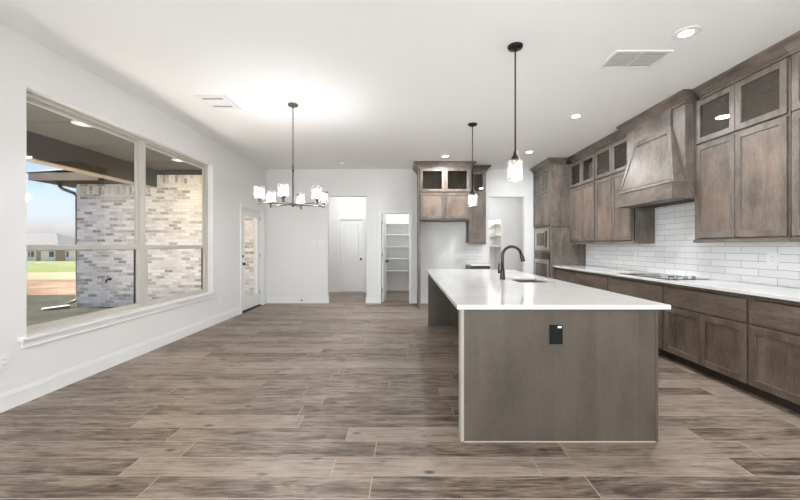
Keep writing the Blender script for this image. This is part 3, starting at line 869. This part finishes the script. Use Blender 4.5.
# ------------------------------------------------------------------ island
IS = thing('kitchen_island', 'long wooden kitchen island with a plain end panel and open seating side', 'kitchen island', (1.03, 4.1, 0))
NY = 2.388
MB().box(.385, 1.652, NY, NY + .085, .006, .8835).build('end_panel', M['island'], IS)
m = MB(); m.box(.362, .3845, NY - .004, NY + .087, .002, .8835); o = m.build('edge_trim', M['lit_edge'], IS, .002); o['label'] = 'edge trim beside the end panel, window light put into its pale colour'  # pale colour stands in for window light on the panel's side face
m = MB(); m.box(1.6525, 1.672, NY - .004, NY + .087, .002, .8835); m.build('edge_trim', M['island'], IS, .002)
o = MB().box(.3855, 1.652, NY - .004, NY + .06, 0, .0055).build('base_caulk', M['caulk'], IS); o['label'] = 'pale caulk line along the floor'
MB().box(.362, 1.66, 5.85, 5.925, .0, .8835).build('end_panel', M['island'], IS)
m = MB(); m.box(.84, 1.638, NY + .088, 5.849, .1, .12); m.box(.84, .86, NY + .088, 5.849, .0, .8835); m.box(.86, 1.638, NY + .088, NY + .108, .12, .86); m.box(.86, 1.638, 5.83, 5.849, .12, .86); m.box(.86, 1.638, 4.6, 4.62, .12, .86); m.box(.86, 1.638, 3.66, 3.68, .12, .86)
m.box(1.61, 1.638, NY + .088, 5.849, .845, .8835)
m.build('body', M['island'], IS)
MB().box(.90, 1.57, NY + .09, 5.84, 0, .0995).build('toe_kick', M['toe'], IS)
e = [NY + .09, 3.67, 4.61, 5.23, 5.847]
for i in range(4):
    a, b = e[i] + .006, e[i + 1] - .006
    MB().box(1.639, 1.659, a, b, .66, .84).build('drawer', M['wood_low_h'], IS, .002)
    c = (a + b) / 2
    shaker(IS, 'x', 1.659, -1, a, c - .002, .11, .645, M['wood_low']); shaker(IS, 'x', 1.659, -1, c + .002, b, .11, .645, M['wood_low'])
# island top with a sink cut-out
SX0, SX1, SY0, SY1 = 1.20, 1.60, 3.80, 4.46
m = MB()
x0, x1, y0, y1, z0, z1 = .334, 1.733, 2.352, 5.98, .884, .914
def rect(a, b, c, d, z): return [(a, c, z), (b, c, z), (b, d, z), (a, d, z)]
vs = rect(x0, x1, y0, y1, z0) + rect(SX0, SX1, SY0, SY1, z0) + rect(x0, x1, y0, y1, z1) + rect(SX0, SX1, SY0, SY1, z1)
fs = []
for k in range(4):
    j = (k + 1) % 4
    fs += [(k, 4 + k, 4 + j, j), (8 + k, 8 + j, 12 + j, 12 + k), (k, j, 8 + j, 8 + k), (4 + k, 12 + k, 12 + j, 4 + j)]
m.add(vs, fs)
tag(m.build('countertop', M['quartz'], bevel=.003), 'large white quartz top covering the island', 'countertop')
sk = thing('sink', 'steel undermount sink let into the island top', 'sink', ((SX0 + SX1) / 2, (SY0 + SY1) / 2, .66))
m = MB(); a, b, c, d = SX0 - .012, SX1 + .008, SY0 - .012, SY1 + .012
m.box(a, a + .004, c, d, .665, .8835); m.box(b - .004, b, c, d, .665, .8835); m.box(a, b, c, c + .004, .665, .8835); m.box(a, b, d - .004, d, .665, .8835); m.box(a, b, c, d, .661, .665)
m.build('basin', M['steel'], sk)
MB().lathe(((SX0 + SX1) / 2, (SY0 + SY1) / 2, .665), [(.045, 0), (.045, .003), (.03, .004), (.0001, .001)], 20).build('drain', M['steel_dark'], sk)
# faucet
fx, fy = 1.115, 4.16
fc = thing('faucet', 'dark pull-down gooseneck faucet on the island beside the sink', 'faucet', (fx, fy, .914))
m = MB(); m.lathe((fx, fy, .9145), [(.034, 0), (.034, .006), (.030, .012), (.028, .06), (.026, .10), (.020, .125), (.016, .13)], 20)
m.build('base', M['faucet'], fc)
pts = [(fx, fy, 1.04), (fx, fy, 1.12)]
R = .108; cz = 1.185
for i in range(0, 15):
    a = PI - i * (PI * .90) / 14
    pts.append((fx + R + R * math.cos(a), fy, cz + R * math.sin(a)))
ex, ez = pts[-1][0], pts[-1][2]
m = MB(); m.tube(pts, .0165, 12); m.build('neck', M['faucet'], fc)
m = MB(); m.tube([(ex, fy, ez), (ex + .008, fy, ez - .025), (ex + .020, fy, ez - .065), (ex + .028, fy, ez - .098)], [.0155, .020, .024, .027], 14); m.build('spray_head', M['faucet'], fc)
m = MB(); m.tube([(fx - .02, fy, 1.0), (fx - .042, fy, 1.0)], .013, 10); m.tube([(fx - .042, fy, .985), (fx - .043, fy, 1.04), (fx - .040, fy, 1.10)], [.012, .009, .008], 10); m.build('handle', M['faucet'], fc)

# ------------------------------------------------------------------ outlets, switches
def faceplate(name, label, cat, ax, d, s, u, z, wd, hg, mat, kind='outlet', dark=None, group=None):
    loc = (d, u, z) if ax == 'x' else (u, d, z)
    t = thing(name, label, cat, loc, group)
    m = MB(); Bx(m, ax, d, d + s * .006, u - wd / 2, u + wd / 2, z - hg / 2, z + hg / 2); m.build('plate', mat, t, .002)
    n = max(1, round(wd / .085)) if wd > .1 else 1
    for i in range(n):
        uc = u + (i - (n - 1) / 2) * .046
        if kind == 'outlet':
            for zz in (-.02, .02):
                m = MB(); Bx(m, ax, d + s * .006, d + s * .0085, uc - .015, uc + .015, z + zz - .014, z + zz + .014)
                sc = m.build('socket', mat, t)
                for du in (-.006, .006):
                    m = MB(); Bx(m, ax, d + s * .0085, d + s * .0090, uc + du - .0012, uc + du + .0012, z + zz - .004, z + zz + .006)
                    m.build('slot', dark or M['slot'], sc)
        else:
            m = MB(); Bx(m, ax, d + s * .006, d + s * .010, uc - .016, uc + .016, z - .033, z + .033); m.build('rocker', mat, t, .002)
    return t
faceplate('wall_outlet', 'white outlet low on the window wall at the picture edge', 'outlet', 'x', LX, 1, 2.835, .385, .075, .118, M['plate'])
faceplate('wall_outlet', 'white outlet low on the wall between the window and patio door', 'outlet', 'x', LX, 1, 6.13, .385, .075, .118, M['plate'])
faceplate('light_switch', 'white double switch on the blank back wall', 'switch', 'y', BY, -1, -1.93, 1.37, .118, .118, M['plate'], 'switch')
faceplate('light_switch', 'small white single switch next to the double switch', 'switch', 'y', BY, -1, -2.09, 1.37, .07, .118, M['plate'], 'switch')
faceplate('tile_outlet', 'white double outlet on the tile nearest the picture edge', 'outlet', 'x', WB - .008, -1, 3.52, 1.17, .12, .118, M['plate'])
faceplate('tile_outlet', 'white outlet on the tile near the oven tower', 'outlet', 'x', WB - .008, -1, 6.73, 1.15, .075, .118, M['plate'])
faceplate('tile_outlet', 'white outlet on the tile below the upper cabinet by the hood', 'outlet', 'x', WB - .008, -1, 5.62, 1.16, .075, .118, M['plate'])
faceplate('tile_outlet', 'white outlet on the small tile patch beside the fridge niche', 'outlet', 'y', BY - .008, -1, 1.56, 1.14, .075, .118, M['plate'])
io = faceplate('island_outlet', 'black outlet on the end panel of the island', 'outlet', 'y', NY, -1, .994, .713, .088, .128, M['black'])
m = MB(); m.box(1.004, 1.030, NY - .0075, NY - .006, .757, .770); o = m.build('sticker', M['plate'], io); o['label'] = 'tiny white sticker'
ds2 = thing('door_stop', 'small dark door stop on the baseboard of the back wall', 'door stop', (-2.36, BY - .015, .075))
MB().lathe((-2.36, BY - .0155, .075), [(.016, 0), (.016, -.004), (.006, -.006), (.006, -.06)], 12, 'y').build('rod', M['pewter'], ds2)
MB().lathe((-2.36, BY - .0755, .075), [(.011, 0), (.012, -.004), (.011, -.016), (.0001, -.018)], 12, 'y').build('tip', M['black'], ds2)

# ------------------------------------------------------------------ pantry shelves, utility closet
for z, l in ((.61, 'lowest white pantry shelf'), (.945, 'second white pantry shelf up from the floor'), (1.29, 'middle white pantry shelf'), (1.63, 'white pantry shelf just below the top one'), (1.945, 'topmost white pantry shelf')):
    sh = thing('pantry_shelf', l, 'shelf', (0, 10.3, z), 'pantry shelves')
    MB().box(-.698, .618, 10.10, 10.498, z - .02, z).build('board', M['trim'], sh)
    MB().box(-.698, .618, 10.475, 10.4985, z - .06, z - .0202).build('cleat', M['trim'], sh)
for z, l in ((1.30, 'lower white shelf in the narrow closet beyond the opening'), (1.62, 'middle white shelf in the narrow closet beyond the opening'), (1.94, 'upper white shelf in the narrow closet beyond the opening')):
    sh = thing('closet_shelf', l, 'shelf', (2.5, 10.6, z), 'closet shelves')
    MB().box(2.53, 2.695, 10.32, 10.88, z - .03, z).build('board', M['trim'], sh)
    MB().box(2.53, 2.695, 10.86, 10.898, z - .08, z - .0302).build('cleat', M['trim'], sh)
wall('wall_closet_side', 'x', 2.70, 2.78, 10.30, 10.9, 0, H, [])
wall('wall_closet_end', 'x', 1.97, 2.05, 10.30, 10.9, 0, H, [])
lamp('added_closet_fill', 'AREA', (2.3, 10.55, 2.9), (0, 0, 0), 7, (1, .98, .95), .3)  # unseen light added to brighten the closet

# ------------------------------------------------------------------ ceiling fittings
def downlight(x, y, label):
    t = thing('downlight', label, 'ceiling light', (x, y, H), 'recessed ceiling lights')
    MB().lathe((x, y, H), [(.098, -.0005), (.098, -.005), (.090, -.009), (.086, -.006)], 32).build('trim_ring', M['plate'], t)
    MB().lathe((x, y, H), [(.086, -.005), (.0001, -.0075)], 32).build('lens', M['led'], t)
    lamp('downlight_beam', 'AREA', (0, 0, -.014), (0, 0, 0), 15, (.91, .955, 1.0), .15, parent=t)
    return t
d0 = downlight(2.297, 2.95, 'largest lit recessed light, beside the ceiling return grille')
for x, y, l in ((2.285, 4.84, 'lit recessed light above the counter, before the hood'), (2.29, 6.69, 'lit recessed light in front of the oven tower'), (.77, 7.0, 'lit recessed light in front of the fridge surround')):
    c = copy_tree(d0); c.location = (x, y, H); c['label'] = l

rg = thing('return_grille', 'white rectangular return air grille on the ceiling', 'air vent', (2.13, 3.36, H))
MB().box(1.90, 2.36, 3.23, 3.49, H - .004, H - .0005).build('backing', M['grille_back'], rg)
f = MB()
o_ = (1.875, 2.385, 3.205, 3.515); i_ = (1.90, 2.36, 3.23, 3.49)
for a, b, c, d in ((o_[0], o_[1], o_[2], i_[2]), (o_[0], o_[1], i_[3], o_[3]), (o_[0], i_[0], i_[2], i_[3]), (i_[1], o_[1], i_[2], i_[3])): f.box(a, b, c, d, H - .014, H - .0005)
f.box(2.124, 2.136, 3.23, 3.49, H - .014, H - .006)
f.build('frame', M['plate'], rg, .002)
m = MB()
for i in range(9):
    y = 3.245 + i * .029
    for a, b in ((1.90, 2.124), (2.136, 2.36)):
        m.hexa([(a, y, H - .013), (b, y, H - .013), (b, y + .003, H - .013), (a, y + .003, H - .013)], [(a, y + .008, H - .006), (b, y + .008, H - .006), (b, y + .011, H - .006), (a, y + .011, H - .006)])
m.build('louver', M['plate'], rg)
sv = thing('supply_vent', 'small white supply vent with slotted dark louvers near the chandelier', 'air vent', (-2.28, 4.38, H))
f = MB()
o_ = (-2.46, -2.10, 4.17, 4.60)
f.box(o_[0], o_[1], o_[2], o_[3], H - .008, H - .0005); f.build('frame', M['plate'], sv, .002)
for (a, b, y) in ((-2.40, -2.16, 4.23), (-2.40, -2.16, 4.46)):
    m = MB()
    for i in range(9):
        u = a + i * (b - a) / 9
        m.box(u, u + .017, y, y + .05, H - .0088, H - .008)
    m.build('slot_row', M['vent_shadow'], sv)
m = MB()
for y in (4.22, 4.275, 4.32, 4.365, 4.41, 4.45, 4.51, 4.55): m.box(-2.42, -2.14, y, y + .005, H - .012, H - .008)
m.build('louver', M['plate'], sv)
sd = thing('smoke_detector', 'round white smoke detector on the ceiling before the hall opening', 'smoke detector', (-1.32, 7.55, H))
MB().lathe((-1.32, 7.55, H), [(.07, -.0005), (.07, -.02), (.06, -.034), (.04, -.04), (.0001, -.041)], 28).build('housing', M['plate'], sd)
MB().lathe((-1.32, 7.55, H - .041), [(.018, .001), (.018, -.003), (.0001, -.004)], 16).build('test_button', M['trim'], sd)

# pendants
def pendant(x, y, label):
    t = thing('pendant_light', label, 'pendant light', (x, y, H), 'pendants over the island')
    MB().lathe((x, y, H), [(.066, -.0005), (.066, -.008), (.060, -.022), (.020, -.028), (.010, -.045), (.0001, -.045)], 28).build('canopy', M['bronze'], t)
    MB().tube([(x, y, H - .04), (x, y, 2.10)], .0065, 10).build('rod', M['bronze'], t)
    m = MB(); m.lathe((x, y, 2.045), [(.013, .085), (.016, .055), (.036, .022), (.040, .004), (.040, -.012), (.020, -.016), (.020, -.045), (.0001, -.045)], 24); m.build('socket_cap', M['bronze'], t)
    MB().lathe((x, y, 1.865), [(.064, 0), (.067, .085), (.070, .172), (.067, .178), (.038, .182), (.038, .178), (.065, .174), (.0665, .168), (.0635, .085), (.0605, .0)], 32).build('shade', M['clear_glass'], t)
    MB().lathe((x, y, 1.92), [(.0001, -.028), (.016, -.022), (.026, -.004), (.027, .012), (.020, .036), (.013, .055), (.012, .078)], 18).build('bulb', M['pendant_bulb'], t)
    return t
p0 = pendant(.955, 3.147, 'dark pendant with a clear glass shade hanging over the near half of the island')
c = copy_tree(p0); c.location = (.953, 5.157, H); c['label'] = 'dark pendant with a clear glass shade hanging over the far end of the island'

# chandelier
hx, hy, az = -1.395, 4.442, 1.812
ch = thing('chandelier', 'six-light chandelier with glass shades on a chain', 'chandelier', (hx, hy, H))
MB().lathe((hx, hy, H), [(.062, -.0005), (.062, -.014), (.055, -.024), (.016, -.03), (.010, -.045)], 28).build('canopy', M['pewter'], ch)
m = MB()
z = 3.0; i = 0
while z > 2.285:
    pts = []
    for k in range(14):
        a = 2 * PI * k / 14
        p, q = .0085 * math.cos(a), .019 * math.sin(a)
        pts.append((hx + (p if i % 2 == 0 else 0), hy + (0 if i % 2 == 0 else p), z + q))
    m.tube(pts, .0028, 6, True)
    z -= .031; i += 1
m.build('chain', M['pewter'], ch)
m = MB(); m.lathe((hx, hy, az), [(.0001, -.032), (.014, -.028), (.020, -.012), (.024, -.008), (.024, .012), (.010, .018), (.0095, .40), (.014, .41), (.014, .435), (.006, .445), (.006, .455)], 18)
m.tube([(hx + .014 * math.cos(a), hy, az + .468 + .014 * math.sin(a)) for a in [2 * PI * k / 14 for k in range(14)]], .0035, 6, True)
m.build('stem', M['pewter'], ch)
for k in range(6):
    a = math.radians(-88 + 60 * k)
    ex, ey = hx + .388 * math.cos(a), hy + .388 * math.sin(a)
    arm = MB(); arm.tube([(hx + .02 * math.cos(a), hy + .02 * math.sin(a), az), (ex, ey, az)], .0075, 8)
    arm.lathe((ex, ey, az), [(.0001, -.022), (.010, -.018), (.012, -.010), (.012, .016), (.010, .020), (.024, .024), (.024, .052), (.018, .056), (.018, .060)], 16)
    ao = arm.build('arm', M['pewter'], ch)
    MB().lathe((ex, ey, az), [(.022, .046), (.052, .048), (.056, .060), (.058, .188), (.0555, .188), (.0535, .064), (.022, .050)], 26).build('shade', M['shade_glass'], ao)
    MB().lathe((ex, ey, az + .06), [(.012, 0), (.013, .02), (.024, .045), (.028, .066), (.024, .086), (.012, .099), (.0001, .102)], 16).build('bulb', M['bulb'], ao)
